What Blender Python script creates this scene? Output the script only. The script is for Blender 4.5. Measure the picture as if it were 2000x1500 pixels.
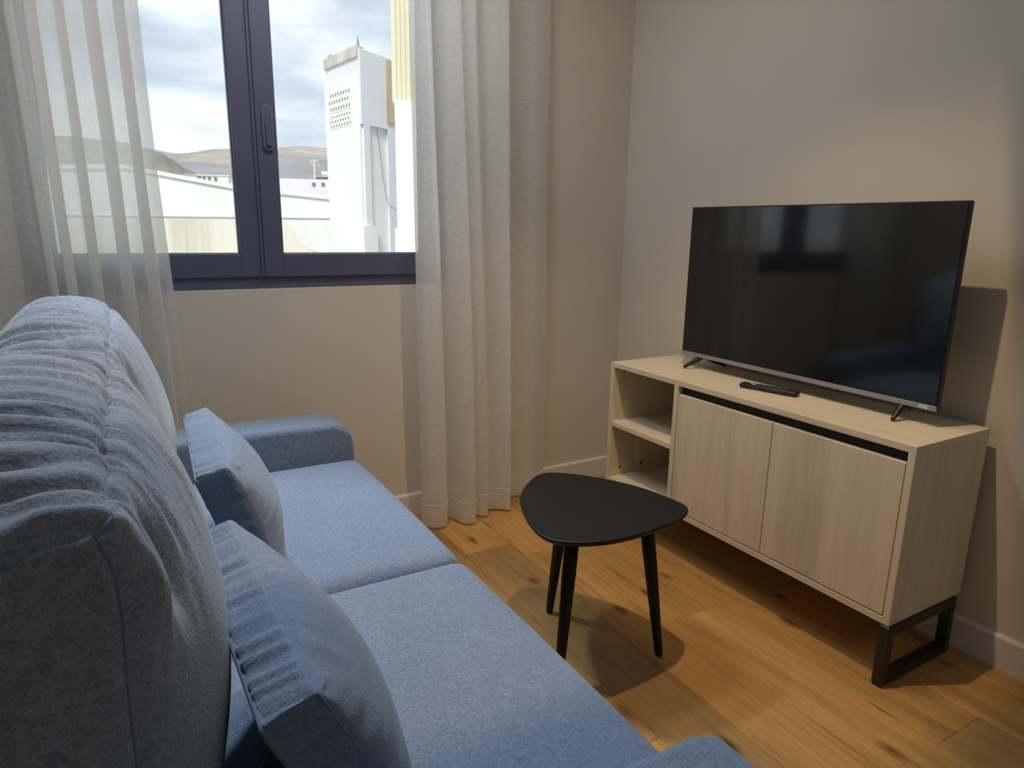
import bpy, bmesh, math, random
from mathutils import Vector, Matrix, noise
random.seed(7)
for o in list(bpy.data.objects): bpy.data.objects.remove(o)
SC = bpy.context.scene
COL = SC.collection
PI = math.pi

# ------------------------------------------------------------------ camera
CAM = Vector((0.0, 0.0, 1.1856))
YAW, PITCH, ROLL, FPX = 0.5313, 0.2283, 0.0164, 1306.2
cy, sy, cp, sp = math.cos(YAW), math.sin(YAW), math.cos(PITCH), math.sin(PITCH)
_f = Vector((sy*cp, cy*cp, -sp)); _r = Vector((cy, -sy, 0)); _u = _r.cross(_f)
cr, sr = math.cos(ROLL), math.sin(ROLL)
_r2 = _r*cr + _u*sr; _u2 = _u*cr - _r*sr
cam = bpy.data.cameras.new('camera'); cam_o = bpy.data.objects.new('camera', cam); COL.objects.link(cam_o)
cam.sensor_width = 36; cam.lens = 36*FPX/2000; cam.clip_start = 0.02; cam.clip_end = 5000
M = Matrix((( _r2.x, _u2.x, -_f.x, CAM.x), (_r2.y, _u2.y, -_f.y, CAM.y), (_r2.z, _u2.z, -_f.z, CAM.z), (0, 0, 0, 1)))
cam_o.matrix_world = M
SC.camera = cam_o
def at(px, py, Y):
    """point of the street scene seen in this direction at distance Y beyond the room"""
    d = _f + _r2*((px-1000)/FPX) + _u2*((750-py)/FPX)
    return CAM + d*(Y/d.y)

# ------------------------------------------------------------------ world, sun, exposure
SC.view_settings.view_transform = 'Standard'; SC.view_settings.look = 'None'
SC.view_settings.exposure = 0.0; SC.view_settings.gamma = 1.0; SC.view_settings.use_curve_mapping = False
W = bpy.data.worlds.new('overcast_sky'); SC.world = W; W.use_nodes = True
wt = W.node_tree; wt.nodes.clear()
def wn(t, **k):
    n = wt.nodes.new(t)
    for a, b in k.items(): setattr(n, a, b)
    return n
wo = wn('ShaderNodeOutputWorld'); bg = wn('ShaderNodeBackground'); tc = wn('ShaderNodeTexCoord')
mp = wn('ShaderNodeMapping'); mp.inputs['Scale'].default_value = (1.0, 1.0, 3.2); mp.inputs['Location'].default_value = (1.33, 0.4, 0.25)
n1 = wn('ShaderNodeTexNoise'); n1.inputs['Scale'].default_value = 3.3; n1.inputs['Detail'].default_value = 7; n1.inputs['Roughness'].default_value = 0.52
rp = wn('ShaderNodeValToRGB')
e = rp.color_ramp.elements
e[0].position = 0.38; e[0].color = (0.50, 0.57, 0.68, 1)
e[1].position = 0.60; e[1].color = (0.93, 0.965, 1.0, 1)
m_ = rp.color_ramp.elements.new(0.48); m_.color = (0.66, 0.74, 0.85, 1)
wt.links.new(tc.outputs['Generated'], mp.inputs['Vector']); wt.links.new(mp.outputs[0], n1.inputs['Vector'])
wt.links.new(n1.outputs['Fac'], rp.inputs['Fac']); wt.links.new(rp.outputs['Color'], bg.inputs['Color'])
bg.inputs['Strength'].default_value = 1.17
wt.links.new(bg.outputs[0], wo.inputs['Surface'])
sun = bpy.data.lights.new('sun', 'SUN'); sun_o = bpy.data.objects.new('sun', sun); COL.objects.link(sun_o)
sun.energy = 3.4; sun.angle = math.radians(12); sun.color = (1.0, 0.96, 0.88)
sun_o.rotation_euler = Vector((0.45, 0.62, -0.8)).to_track_quat('-Z', 'Y').to_euler()
sun_o.location = (-3, -6, 14)

# ------------------------------------------------------------------ materials
MATS = {}
def srgb(r, g, b):
    f = lambda c: (c/255/12.92) if c/255 <= 0.04045 else ((c/255+0.055)/1.055)**2.4
    return (f(r), f(g), f(b), 1)
class NT:
    def __init__(s, name):
        s.m = bpy.data.materials.new(name); s.m.use_nodes = True; s.t = s.m.node_tree; s.t.nodes.clear()
        s.out = s.n('ShaderNodeOutputMaterial'); MATS[name] = s.m
    def n(s, t, inp=None, **k):
        n = s.t.nodes.new(t)
        for a, b in k.items(): setattr(n, a, b)
        for a, b in (inp or {}).items(): n.inputs[a].default_value = b
        return n
    def l(s, a, b): s.t.links.new(a, b)
    def ramp(s, src, *stops):
        r = s.n('ShaderNodeValToRGB'); el = r.color_ramp.elements
        while len(el) < len(stops): el.new(0.5)
        for i, (p, c) in enumerate(stops): el[i].position = p; el[i].color = c
        s.l(src, r.inputs[0]); return r.outputs['Color']
    def mix(s, fac, a, b, mode='MIX'):
        n = s.n('ShaderNodeMix', data_type='RGBA', blend_type=mode)
        if isinstance(fac, (int, float)): n.inputs[0].default_value = fac
        else: s.l(fac, n.inputs[0])
        for i, v in ((6, a), (7, b)):
            if isinstance(v, tuple): n.inputs[i].default_value = v
            else: s.l(v, n.inputs[i])
        return n.outputs[2]
    def coord(s, scale=(1, 1, 1), rnd=0.0, kind='Object'):
        tc = s.n('ShaderNodeTexCoord'); m = s.n('ShaderNodeMapping'); m.inputs['Scale'].default_value = scale
        src = tc.outputs[kind]
        if rnd:
            oi = s.n('ShaderNodeObjectInfo'); mu = s.n('ShaderNodeVectorMath', operation='SCALE'); cmb = s.n('ShaderNodeCombineXYZ')
            for i in range(3): s.l(oi.outputs['Random'], cmb.inputs[i])
            s.l(cmb.outputs[0], mu.inputs[0]); mu.inputs['Scale'].default_value = rnd
            ad = s.n('ShaderNodeVectorMath', operation='ADD'); s.l(src, ad.inputs[0]); s.l(mu.outputs[0], ad.inputs[1]); src = ad.outputs[0]
        s.l(src, m.inputs['Vector']); return m.outputs[0]
    def noise(s, v, scale, detail=3, rough=0.5, dist=0.0):
        n = s.n('ShaderNodeTexNoise', {'Scale': scale, 'Detail': detail, 'Roughness': rough, 'Distortion': dist}); s.l(v, n.inputs['Vector']); return n.outputs['Fac']
    def bsdf(s, col, rough=0.5, bump=None, bstr=0.2, bdist=0.002, **k):
        b = s.n('ShaderNodeBsdfPrincipled')
        if isinstance(col, tuple): b.inputs['Base Color'].default_value = col
        else: s.l(col, b.inputs['Base Color'])
        if isinstance(rough, (int, float)): b.inputs['Roughness'].default_value = rough
        else: s.l(rough, b.inputs['Roughness'])
        for a, v in k.items(): b.inputs[a.replace('_', ' ')].default_value = v
        if bump is not None:
            bu = s.n('ShaderNodeBump', {'Strength': bstr, 'Distance': bdist}); s.l(bump, bu.inputs['Height']); s.l(bu.outputs[0], b.inputs['Normal'])
        s.l(b.outputs[0], s.out.inputs[0]); return b

def plain(name, col, rough=0.6, var=0.06, scale=6, bscale=60, bstr=0.08, **k):
    t = NT(name); v = t.coord()
    n = t.noise(v, scale, 4)
    lo = tuple(c*(1-var) for c in col[:3])+(1,); hi = tuple(min(1, c*(1+var)) for c in col[:3])+(1,)
    t.bsdf(t.ramp(n, (0.3, lo), (0.7, hi)), rough, t.noise(v, bscale, 3), bstr, 0.003, **k)
    return t.m

plain('wall_paint', (0.645, 0.60, 0.52, 1), 0.9, 0.015, 1.5, 260, 0.06)
plain('ceiling_paint', (0.74, 0.73, 0.70, 1), 0.9, 0.01)
plain('baseboard_paint', (0.70, 0.68, 0.64, 1), 0.45, 0.01)
plain('window_frame_paint', srgb(86, 88, 112), 0.42, 0.05, 4, 500, 0.05)
plain('window_handle_metal', srgb(46, 48, 60), 0.3, 0.02)
plain('rubber_gasket', (0.012, 0.012, 0.015, 1), 0.7, 0.02)
plain('black_steel', (0.009, 0.010, 0.013, 1), 0.38, 0.1, 20, 300, 0.04)
plain('black_lacquer', (0.007, 0.007, 0.0078, 1), 0.46, 0.1, 12, 200, 0.02, Specular_IOR_Level=0.28)
plain('black_recess', (0.008, 0.008, 0.009, 1), 0.6, 0.05)
plain('black_plastic', (0.012, 0.012, 0.013, 1), 0.36, 0.05)
plain('dark_grey_plastic', (0.03, 0.03, 0.033, 1), 0.45, 0.05)
plain('bezel_metal', srgb(150, 147, 160), 0.4, 0.03, 4, 200, 0.02, Metallic=0.25)
plain('white_print', (0.85, 0.85, 0.85, 1), 0.5, 0.01)
plain('sofa_leg_black', (0.012, 0.012, 0.013, 1), 0.4, 0.05)
plain('brass_lamp_ring', (0.78, 0.78, 0.76, 1), 0.4, 0.01)
# exterior
plain('white_render', (0.80, 0.80, 0.79, 1), 0.9, 0.05, 1.2, 12, 0.15)
plain('pale_render', (0.72, 0.74, 0.77, 1), 0.9, 0.05, 1.0, 12, 0.15)
plain('raw_concrete', (0.52, 0.49, 0.44, 1), 0.95, 0.25, 3, 20, 0.3)
plain('dark_opening', (0.24, 0.215, 0.17, 1), 0.9, 0.1)
plain('cream_sheet', (0.70, 0.67, 0.49, 1), 0.55, 0.05, 2, 30, 0.05)
plain('grey_cable', (0.25, 0.24, 0.23, 1), 0.7, 0.05)
plain('antenna_metal', (0.62, 0.55, 0.45, 1), 0.5, 0.05)
plain('solar_glass', (0.05, 0.08, 0.13, 1), 0.15, 0.05)
plain('street_ground', (0.40, 0.37, 0.33, 1), 0.95, 0.2, 0.1, 1, 0.1)
plain('pink_render', (0.74, 0.70, 0.74, 1), 0.9, 0.04, 0.8, 8, 0.1)

def ext_stained():
    t = NT('stained_render'); v = t.coord((1.6, 1.6, 0.12)); w = t.coord((0.5, 0.5, 0.5))
    c = t.ramp(t.noise(v, 2.4, 5, 0.6), (0.3, (0.50, 0.44, 0.33, 1)), (0.55, (0.70, 0.66, 0.56, 1)), (0.8, (0.76, 0.74, 0.68, 1)))
    t.bsdf(c, 0.95, t.noise(w, 20, 4), 0.2, 0.01)
ext_stained()
def ext_board():
    t = NT('weathered_board'); v = t.coord((2, 2, 0.25))
    t.bsdf(t.ramp(t.noise(v, 6, 5), (0.3, (0.50, 0.38, 0.24, 1)), (0.7, (0.68, 0.56, 0.42, 1))), 0.9)
ext_board()
def hill(name, a, b, c, sc):
    t = NT(name); v = t.coord((1, 1, 3.5))
    n = t.noise(v, sc, 6, 0.62); k = t.noise(v, sc*7, 3, 0.6)
    t.bsdf(t.mix(0.35, t.ramp(n, (0.36, a), (0.5, b), (0.64, c)), t.ramp(k, (0.35, a), (0.65, c))), 1.0)
hill('hill_far', (0.24, 0.23, 0.23, 1), (0.36, 0.32, 0.27, 1), (0.50, 0.44, 0.36, 1), 0.006)
hill('hill_mid', (0.20, 0.205, 0.23, 1), (0.26, 0.26, 0.28, 1), (0.33, 0.32, 0.32, 1), 0.012)
hill('hill_near', (0.17, 0.17, 0.14, 1), (0.22, 0.21, 0.17, 1), (0.28, 0.26, 0.21, 1), 0.03)

def fabric(name, lo, hi, sc=430, warm=None):
    t = NT(name); v = t.coord()
    a = t.noise(v, sc, 2, 0.6); b = t.noise(v, sc*0.3, 4, 0.65); c = t.noise(v, 7, 3, 0.5)
    w = t.n('ShaderNodeTexVoronoi', {'Scale': sc*0.55}); t.l(v, w.inputs['Vector'])
    c1 = t.ramp(a, (0.34, lo), (0.66, hi))
    c2 = t.ramp(b, (0.36, tuple(x*0.78 for x in lo[:3])+(1,)), (0.66, tuple(x*1.08 for x in hi[:3])+(1,)))
    c3 = t.mix(0.35, c1, c2)
    c4 = t.mix(0.10, c3, t.ramp(c, (0.3, lo), (0.7, hi)))
    ad = t.n('ShaderNodeMath', operation='ADD'); t.l(w.outputs['Distance'], ad.inputs[0]); t.l(a, ad.inputs[1])
    t.bsdf(c4, 0.92, ad.outputs[0], 0.35, 0.0012, Sheen_Weight=0.25, Sheen_Roughness=0.5, Specular_IOR_Level=0.2)
    return t.m
fabric('sofa_fabric', (0.085, 0.130, 0.215, 1), (0.245, 0.315, 0.430, 1))
fabric('sofa_fabric_lit', (0.125, 0.155, 0.215, 1), (0.32, 0.365, 0.445, 1))  # same sofa fabric, made lighter and greyer: light on the back cushions painted in
fabric('sofa_fabric_dark', (0.10, 0.14, 0.21, 1), (0.21, 0.26, 0.35, 1))
fabric('pillow_fabric', (0.090, 0.138, 0.228, 1), (0.225, 0.295, 0.41, 1), 600)
fabric('piping_fabric', (0.12, 0.16, 0.24, 1), (0.21, 0.26, 0.35, 1), 1500)

def laminate(name, axis, base=(0.74, 0.645, 0.48), dark=(0.60, 0.525, 0.41)):
    t = NT(name)
    sc = [42, 42, 42]; sc[axis] = 1.7
    s2 = [9, 9, 9]; s2[axis] = 0.8
    v = t.coord(tuple(sc), 3.7); v2 = t.coord(tuple(s2), 5.1)
    n = t.noise(v, 1.0, 5, 0.6, 0.4); k = t.noise(v2, 1.0, 4, 0.6, 0.8)
    f = t.ramp(n, (0.32, dark+(1,)), (0.58, base+(1,)))
    g = t.ramp(k, (0.33, tuple(c*0.88 for c in dark)+(1,)), (0.50, base+(1,)), (0.75, tuple(c*1.1 for c in base)+(1,)))
    t.bsdf(t.mix(0.55, f, g), 0.42, n, 0.05, 0.0006)
laminate('oak_laminate_vertical', 2)
laminate('oak_laminate_long', 1)
laminate('oak_laminate_deep', 0)

def oak_floor():
    t = NT('oak_plank')
    v = t.coord((30, 1.6, 30), 31.0); v2 = t.coord((7, 1.15, 7), 17.0); v3 = t.coord((260, 5, 260), 9.0); vk = t.coord((8.0, 3.4, 8.0), 23.0)
    n = t.noise(v, 1.0, 6, 0.62, 1.2); k = t.noise(v2, 1.0, 4, 0.6, 1.5); g = t.noise(v3, 1.0, 3, 0.6)
    oi = t.n('ShaderNodeObjectInfo')
    c1 = t.ramp(n, (0.30, (0.20, 0.105, 0.036, 1)), (0.50, (0.44, 0.252, 0.085, 1)), (0.75, (0.60, 0.365, 0.135, 1)))
    c2 = t.ramp(k, (0.28, (0.16, 0.085, 0.034, 1)), (0.46, (0.43, 0.248, 0.086, 1)), (0.8, (0.64, 0.40, 0.150, 1)))
    c = t.mix(0.5, c1, c2)
    c = t.mix(0.16, c, t.ramp(g, (0.38, (0.12, 0.07, 0.03, 1)), (0.6, (0.52, 0.34, 0.16, 1))))
    # knots: rare dark elongated spots
    vo = t.n('ShaderNodeTexVoronoi', {'Scale': 1.0, 'Randomness': 1.0}, voronoi_dimensions='2D'); t.l(vk, vo.inputs['Vector'])
    kn = t.ramp(vo.outputs['Distance'], (0.03, (1, 1, 1, 1)), (0.17, (0, 0, 0, 1)))
    sel = t.n('ShaderNodeSeparateColor'); t.l(vo.outputs['Color'], sel.inputs[0])
    gt = t.n('ShaderNodeMath', operation='GREATER_THAN'); t.l(sel.outputs[0], gt.inputs[0]); gt.inputs[1].default_value = 0.76
    mu = t.n('ShaderNodeMath', operation='MULTIPLY'); t.l(kn, mu.inputs[0]); t.l(gt.outputs[0], mu.inputs[1])
    mu2 = t.n('ShaderNodeMath', operation='MULTIPLY'); t.l(mu.outputs[0], mu2.inputs[0]); t.l(t.ramp(n, (0.35, (1, 1, 1, 1)), (0.7, (0.45, 0.45, 0.45, 1))), mu2.inputs[1])
    c = t.mix(mu2.outputs[0], c, (0.050, 0.026, 0.013, 1))
    tint = t.ramp(oi.outputs['Random'], (0.0, (0.74, 0.76, 0.80, 1)), (0.5, (1.02, 0.96, 0.82, 1)), (1.0, (1.20, 1.10, 0.90, 1)))
    c = t.mix(1.0, c, tint, 'MULTIPLY')
    t.bsdf(c, t.ramp(n, (0.3, (0.36,)*3+(1,)), (0.7, (0.50,)*3+(1,))), n, 0.12, 0.0012)
oak_floor()
plain('screed', (0.05, 0.035, 0.02, 1), 0.9)

def sheer(name, tr, col=(0.95, 0.95, 0.94, 1)):
    t = NT(name); v = t.coord()
    wv = t.n('ShaderNodeTexNoise', {'Scale': 1.0, 'Detail': 2.0}); t.l(t.coord((900, 900, 60)), wv.inputs['Vector'])
    wh = t.n('ShaderNodeTexNoise', {'Scale': 1.0, 'Detail': 2.0}); t.l(t.coord((40, 40, 900)), wh.inputs['Vector'])
    df = t.n('ShaderNodeBsdfDiffuse', {'Color': col}); tl = t.n('ShaderNodeBsdfTranslucent', {'Color': col}); tp = t.n('ShaderNodeBsdfTransparent')
    m1 = t.n('ShaderNodeMixShader', {0: 0.60}); t.l(df.outputs[0], m1.inputs[1]); t.l(tl.outputs[0], m1.inputs[2])
    av = t.n('ShaderNodeMath', operation='ADD'); t.l(wv.outputs['Fac'], av.inputs[0]); t.l(wh.outputs['Fac'], av.inputs[1])
    mr = t.n('ShaderNodeMapRange', {1: 0.7, 2: 1.3, 3: 1-tr-0.10, 4: 1-tr+0.10}); t.l(av.outputs[0], mr.inputs[0])
    m2 = t.n('ShaderNodeMixShader'); t.l(mr.outputs[0], m2.inputs[0]); t.l(tp.outputs[0], m2.inputs[1]); t.l(m1.outputs[0], m2.inputs[2])
    t.l(m2.outputs[0], t.out.inputs[0])
sheer('sheer_voile', 0.23)
sheer('sheer_hem', 0.10)

def glass():
    t = NT('window_glass'); tp = t.n('ShaderNodeBsdfTransparent', {'Color': (0.97, 0.985, 0.98, 1)}); gl = t.n('ShaderNodeBsdfGlossy', {'Roughness': 0.01})
    lw = t.n('ShaderNodeLayerWeight', {'Blend': 0.5}); pw = t.n('ShaderNodeMath', {1: 5.0}, operation='POWER'); t.l(lw.outputs['Facing'], pw.inputs[0])
    fr = t.n('ShaderNodeMapRange', {1: 0.0, 2: 1.0, 3: 0.010, 4: 0.9}); t.l(pw.outputs[0], fr.inputs[0])
    m = t.n('ShaderNodeMixShader'); t.l(fr.outputs[0], m.inputs[0]); t.l(tp.outputs[0], m.inputs[1]); t.l(gl.outputs[0], m.inputs[2])
    t.l(m.outputs[0], t.out.inputs[0])
glass()
def screen():
    t = NT('tv_screen'); v = t.coord()
    t.bsdf((0.0045, 0.0048, 0.0055, 1), 0.10, t.noise(v, 900, 2), 0.01, 0.0003, Specular_IOR_Level=0.5, Coat_Weight=0.5, Coat_Roughness=0.055)
screen()
def lamp_lens(name, col, st):
    t = NT(name); em = t.n('ShaderNodeEmission', {'Color': col, 'Strength': st}); t.l(em.outputs[0], t.out.inputs[0])
lamp_lens('lamp_lens_warm', (1.0, 0.78, 0.52, 1), 6)
lamp_lens('fill_lens_cool', (0.86, 0.93, 1.0, 1), 3)  # glowing cover of the added fill lights

# ------------------------------------------------------------------ helpers
def link(o, parent=None):
    COL.objects.link(o)
    if parent is not None: o.parent = parent
    return o
def tag(o, label=None, cat=None, group=None, kind=None):
    if label: o['label'] = label
    if cat: o['category'] = cat
    if group: o['group'] = group
    if kind: o['kind'] = kind
    return o
def empty(name, loc=(0, 0, 0), rz=0.0):
    o = bpy.data.objects.new(name, None); o.empty_display_size = 0.1; link(o); o.location = loc; o.rotation_euler = (0, 0, rz); return o
def mesh_obj(name, bm, mat, parent=None, smooth=False, loc=None):
    me = bpy.data.meshes.new(name); bm.normal_update(); bm.to_mesh(me); bm.free()
    if smooth:
        for p in me.polygons: p.use_smooth = True
    o = bpy.data.objects.new(name, me); me.materials.append(MATS[mat]); link(o, parent)
    if loc is not None: o.location = loc
    return o
def bm_box(bm, lo, hi, bev=0.0, seg=2):
    lo, hi = Vector(lo), Vector(hi); c = (lo+hi)/2; s = hi-lo
    r = bmesh.ops.create_cube(bm, size=1.0); vs = r['verts']
    for v in vs: v.co = Vector((v.co.x*s.x, v.co.y*s.y, v.co.z*s.z)) + c
    if bev > 0:
        es = list({e for v in vs for e in v.link_edges})
        bmesh.ops.bevel(bm, geom=es, offset=bev, segments=seg, profile=0.5, affect='EDGES', clamp_overlap=True)
def box(name, lo, hi, mat, parent=None, bev=0.0, seg=2, org=None, smooth=False):
    """box given in world coords; parent empties here all sit unrotated, org = parent's location"""
    lo, hi = Vector(lo), Vector(hi); c = (lo+hi)/2
    bm = bmesh.new(); bm_box(bm, lo-c, hi-c, bev, seg)
    o = mesh_obj(name, bm, mat, parent, smooth)
    o.location = c - (Vector(org) if org is not None else Vector((0, 0, 0)))
    return o
def prism(bm, pts, d):
    """closed polygon pts (3d), extruded by vector d"""
    d = Vector(d); a = [bm.verts.new(Vector(p)) for p in pts]; b = [bm.verts.new(Vector(p)+d) for p in pts]
    n = len(pts); bm.faces.new(a); bm.faces.new(b[::-1])
    for i in range(n): bm.faces.new((a[(i+1) % n], a[i], b[i], b[(i+1) % n]))
    bmesh.ops.recalc_face_normals(bm, faces=bm.faces)
def tube(bm, pts, r, seg=8, closed=False, taper=None):
    pts = [Vector(p) for p in pts]; n = len(pts); rings = []; ref = None
    for i, p in enumerate(pts):
        if closed: t = pts[(i+1) % n]-pts[i-1]
        else: t = pts[min(i+1, n-1)]-pts[max(i-1, 0)]
        t.normalize()
        if ref is None: ref = t.orthogonal().normalized()
        ref = (ref - t*ref.dot(t)).normalized(); b = t.cross(ref)
        rr = taper[i] if taper else r
        rings.append([bm.verts.new(p + (ref*math.cos(2*PI*k/seg)+b*math.sin(2*PI*k/seg))*rr) for k in range(seg)])
    m = n if closed else n-1
    for i in range(m):
        A, B = rings[i], rings[(i+1) % n]
        for k in range(seg): bm.faces.new((A[k], A[(k+1) % seg], B[(k+1) % seg], B[k]))
    if not closed: bm.faces.new(rings[0][::-1]); bm.faces.new(rings[-1])
    bmesh.ops.recalc_face_normals(bm, faces=bm.faces)
def catmull(P, per=8):
    out = []; n = len(P)
    for i in range(n-1):
        p0, p1, p2, p3 = P[max(i-1, 0)], P[i], P[i+1], P[min(i+2, n-1)]
        for k in range(per):
            t = k/per
            out.append(tuple(0.5*((2*b)+(-a+c)*t+(2*a-5*b+4*c-d)*t*t+(-a+3*b-3*c+d)*t**3) for a, b, c, d in zip(p0, p1, p2, p3)))
    out.append(tuple(P[-1])); return out
def structure(o): o['kind'] = 'structure'; return o

# ------------------------------------------------------------------ room shell
XW, YW, ZC = 2.042, 2.476, 2.50          # tv wall, window wall, ceiling
XL, YB = -0.46, -2.6                     # wall behind the sofa, wall behind the photographer
SOF_Y, SOF_Z = 1.072, 2.10               # unseen lowered ceiling strip, edge placed to cast the floor shadow line
WX0, WX1, WZ0, WZ1 = -0.245, 1.145, 0.965, 2.22
WT = 0.24
floor = box('floor', (XL-0.1, YB-0.1, -0.12), (XW+0.1, YW+0.1, -0.013), 'screed'); structure(floor)
bm = bmesh.new()
for lo, hi in (((XL-WT, YW, -0.12), (WX0, YW+WT, ZC+0.1)), ((WX1, YW, -0.12), (XW+WT, YW+WT, ZC+0.1)), ((WX0, YW, -0.12), (WX1, YW+WT, WZ0)), ((WX0, YW, WZ1), (WX1, YW+WT, ZC+0.1))):
    bm_box(bm, lo, hi)
bmesh.ops.remove_doubles(bm, verts=bm.verts, dist=1e-5)
structure(mesh_obj('wall_north', bm, 'wall_paint'))
structure(box('wall_east', (XW, YB-WT, -0.12), (XW+WT, YW, ZC+0.1), 'wall_paint'))
structure(box('wall_west', (XL-WT, YB-WT, -0.12), (XL, YW, ZC+0.1), 'wall_paint'))
structure(box('wall_south', (XL, YB-WT, -0.12), (XW, YB, ZC+0.1), 'wall_paint'))
bm = bmesh.new(); bm_box(bm, (XL, YB, ZC), (XW, YW, ZC+0.1)); bm_box(bm, (XL, YB, SOF_Z), (XW, SOF_Y, ZC-0.001))
structure(mesh_obj('ceiling', bm, 'ceiling_paint'))
def board(name, a, b, nrm):
    """skirting board from a to b on the floor, nrm points into the room"""
    a, b, n = Vector(a), Vector(b), Vector(nrm)
    prof = [(0, 0), (0.013, 0), (0.013, 0.092), (0.009, 0.0985), (0, 0.0985)]
    bm = bmesh.new(); prism(bm, [a + n*p + Vector((0, 0, z)) for p, z in prof], b-a); return structure(mesh_obj(name, bm, 'baseboard_paint'))
board('baseboard_north', (XL, YW, 0), (XW, YW, 0), (0, -1, 0))
board('baseboard_east', (XW, YB, 0), (XW, YW-0.013, 0), (-1, 0, 0))
board('baseboard_west', (XL, YB, 0), (XL, YW-0.013, 0), (1, 0, 0))

# oak planks, each a piece of the floor, long side along the tv wall
PW = 0.19
x = 1.585 - PW*11; k = 0
ends = {9: 1.94, 10: 1.35, 11: 0.655, 12: 1.30, 8: 2.05, 7: 1.0}
while x < XW:
    x0, x1 = max(x, XL), min(x+PW, XW)
    if x1-x0 > 0.01:
        e0 = ends.get(k, random.uniform(0.2, 1.6)); cuts = [YB]
        y = e0
        while y > YB+0.05: y -= 1.35
        y += 1.35
        while y < YW-0.08: cuts.append(y); y += 1.35
        cuts.append(YW)
        for a, b in zip(cuts[:-1], cuts[1:]):
            g = 0.0003
            o = box('plank', (x0+g, a+g, -0.013), (x1-g, b-g, 0), 'oak_plank', floor, 0.0010, 1)
            o.matrix_parent_inverse = floor.matrix_world.inverted()
            o.location = Vector(((x0+x1)/2, (a+b)/2, -0.0065)) - floor.location; o.matrix_parent_inverse = Matrix()
    x += PW; k += 1

# ------------------------------------------------------------------ window
YG = 2.496; win = empty('window_1', (0.45, YG, WZ0)); structure(win); WO = win.location
def ring(name, x0, x1, z0, z1, wl, wr, wb, wtp, y0, y1, mat, parent, org, bev=0.003):
    bm = bmesh.new()
    bm_box(bm, (x0, y0, z0), (x0+wl, y1, z1), bev); bm_box(bm, (x1-wr, y0, z0), (x1, y1, z1), bev)
    bm_box(bm, (x0+wl-0.002, y0, z0), (x1-wr+0.002, y1, z0+wb), bev); bm_box(bm, (x0+wl-0.002, y0, z1-wtp), (x1-wr+0.002, y1, z1), bev)
    bmesh.ops.translate(bm, verts=bm.verts, vec=-Vector(org)); return mesh_obj(name, bm, mat, parent)
ring('window_frame', WX0, WX1, WZ0, WZ1, 0.05, 0.05, 0.045, 0.05, YG, YG+0.07, 'window_frame_paint', win, WO)
SZ0, SZ1 = WZ0+0.040, WZ1-0.045
def sash(x0, x1, wl, wr, yoff):
    e = ring('sash', x0, x1, SZ0, SZ1, wl, wr, 0.082, 0.08, YG-0.012+yoff, YG+0.06, 'window_frame_paint', win, WO, 0.004)
    gx0, gx1, gz0, gz1 = x0+wl, x1-wr, SZ0+0.082, SZ1-0.08
    p = box('pane', (gx0-0.008, YG+0.018, gz0-0.008), (gx1+0.008, YG+0.022, gz1+0.008), 'window_glass', e, org=WO)
    ring('gasket', gx0-0.003, gx1+0.003, gz0-0.003, gz1+0.003, 0.005, 0.005, 0.005, 0.005, YG+0.008, YG+0.018, 'rubber_gasket', e, WO, 0)
    return e
sash(WX0+0.03, 0.4475, 0.062, 0.074, 0.004)
rs = sash(0.449, WX1-0.03, 0.068, 0.062, 0.0)
# flush pull handle on the right sash
hz0, hz1, hx0, hx1 = 1.43, 1.575, 0.471, 0.503
bm = bmesh.new()
def stadium(x0, x1, z0, z1, y, n=10):
    r = (x1-x0)/2; cx = (x0+x1)/2; P = []
    for i in range(n+1): a = PI*i/n; P.append((cx+r*math.cos(a), y, z1-r+r*math.sin(a)))
    for i in range(n+1): a = PI+PI*i/n; P.append((cx+r*math.cos(a), y, z0+r+r*math.sin(a)))
    return P
pl = stadium(hx0, hx1, hz0, hz1, 0); prism(bm, [Vector((p[0], YG-0.022, p[2]))-WO for p in pl], (0, 0.011, 0))
hd = mesh_obj('handle_plate', bm, 'window_frame_paint', rs)
bm = bmesh.new(); tube(bm, [Vector((p[0], YG-0.021, p[2]))-WO for p in stadium(hx0+0.001, hx1-0.001, hz0+0.001, hz1-0.001, 0)], 0.0014, 6, True); mesh_obj('handle_rim', bm, 'bezel_metal', hd, True)
bm = bmesh.new(); prism(bm, [Vector((p[0], YG-0.030, p[2]))-WO for p in stadium(hx0+0.008, hx1-0.008, hz0+0.015, hz1-0.05, 0)], (0, 0.009, 0)); mesh_obj('handle_lever', bm, 'window_frame_paint', hd)
# fixed strip covering the meeting stiles
box('cover_strip', (0.438, YG-0.016, SZ0+0.002), (0.4475, YG-0.004, SZ1-0.002), 'window_frame_paint', win, 0.002, org=WO)

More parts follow.
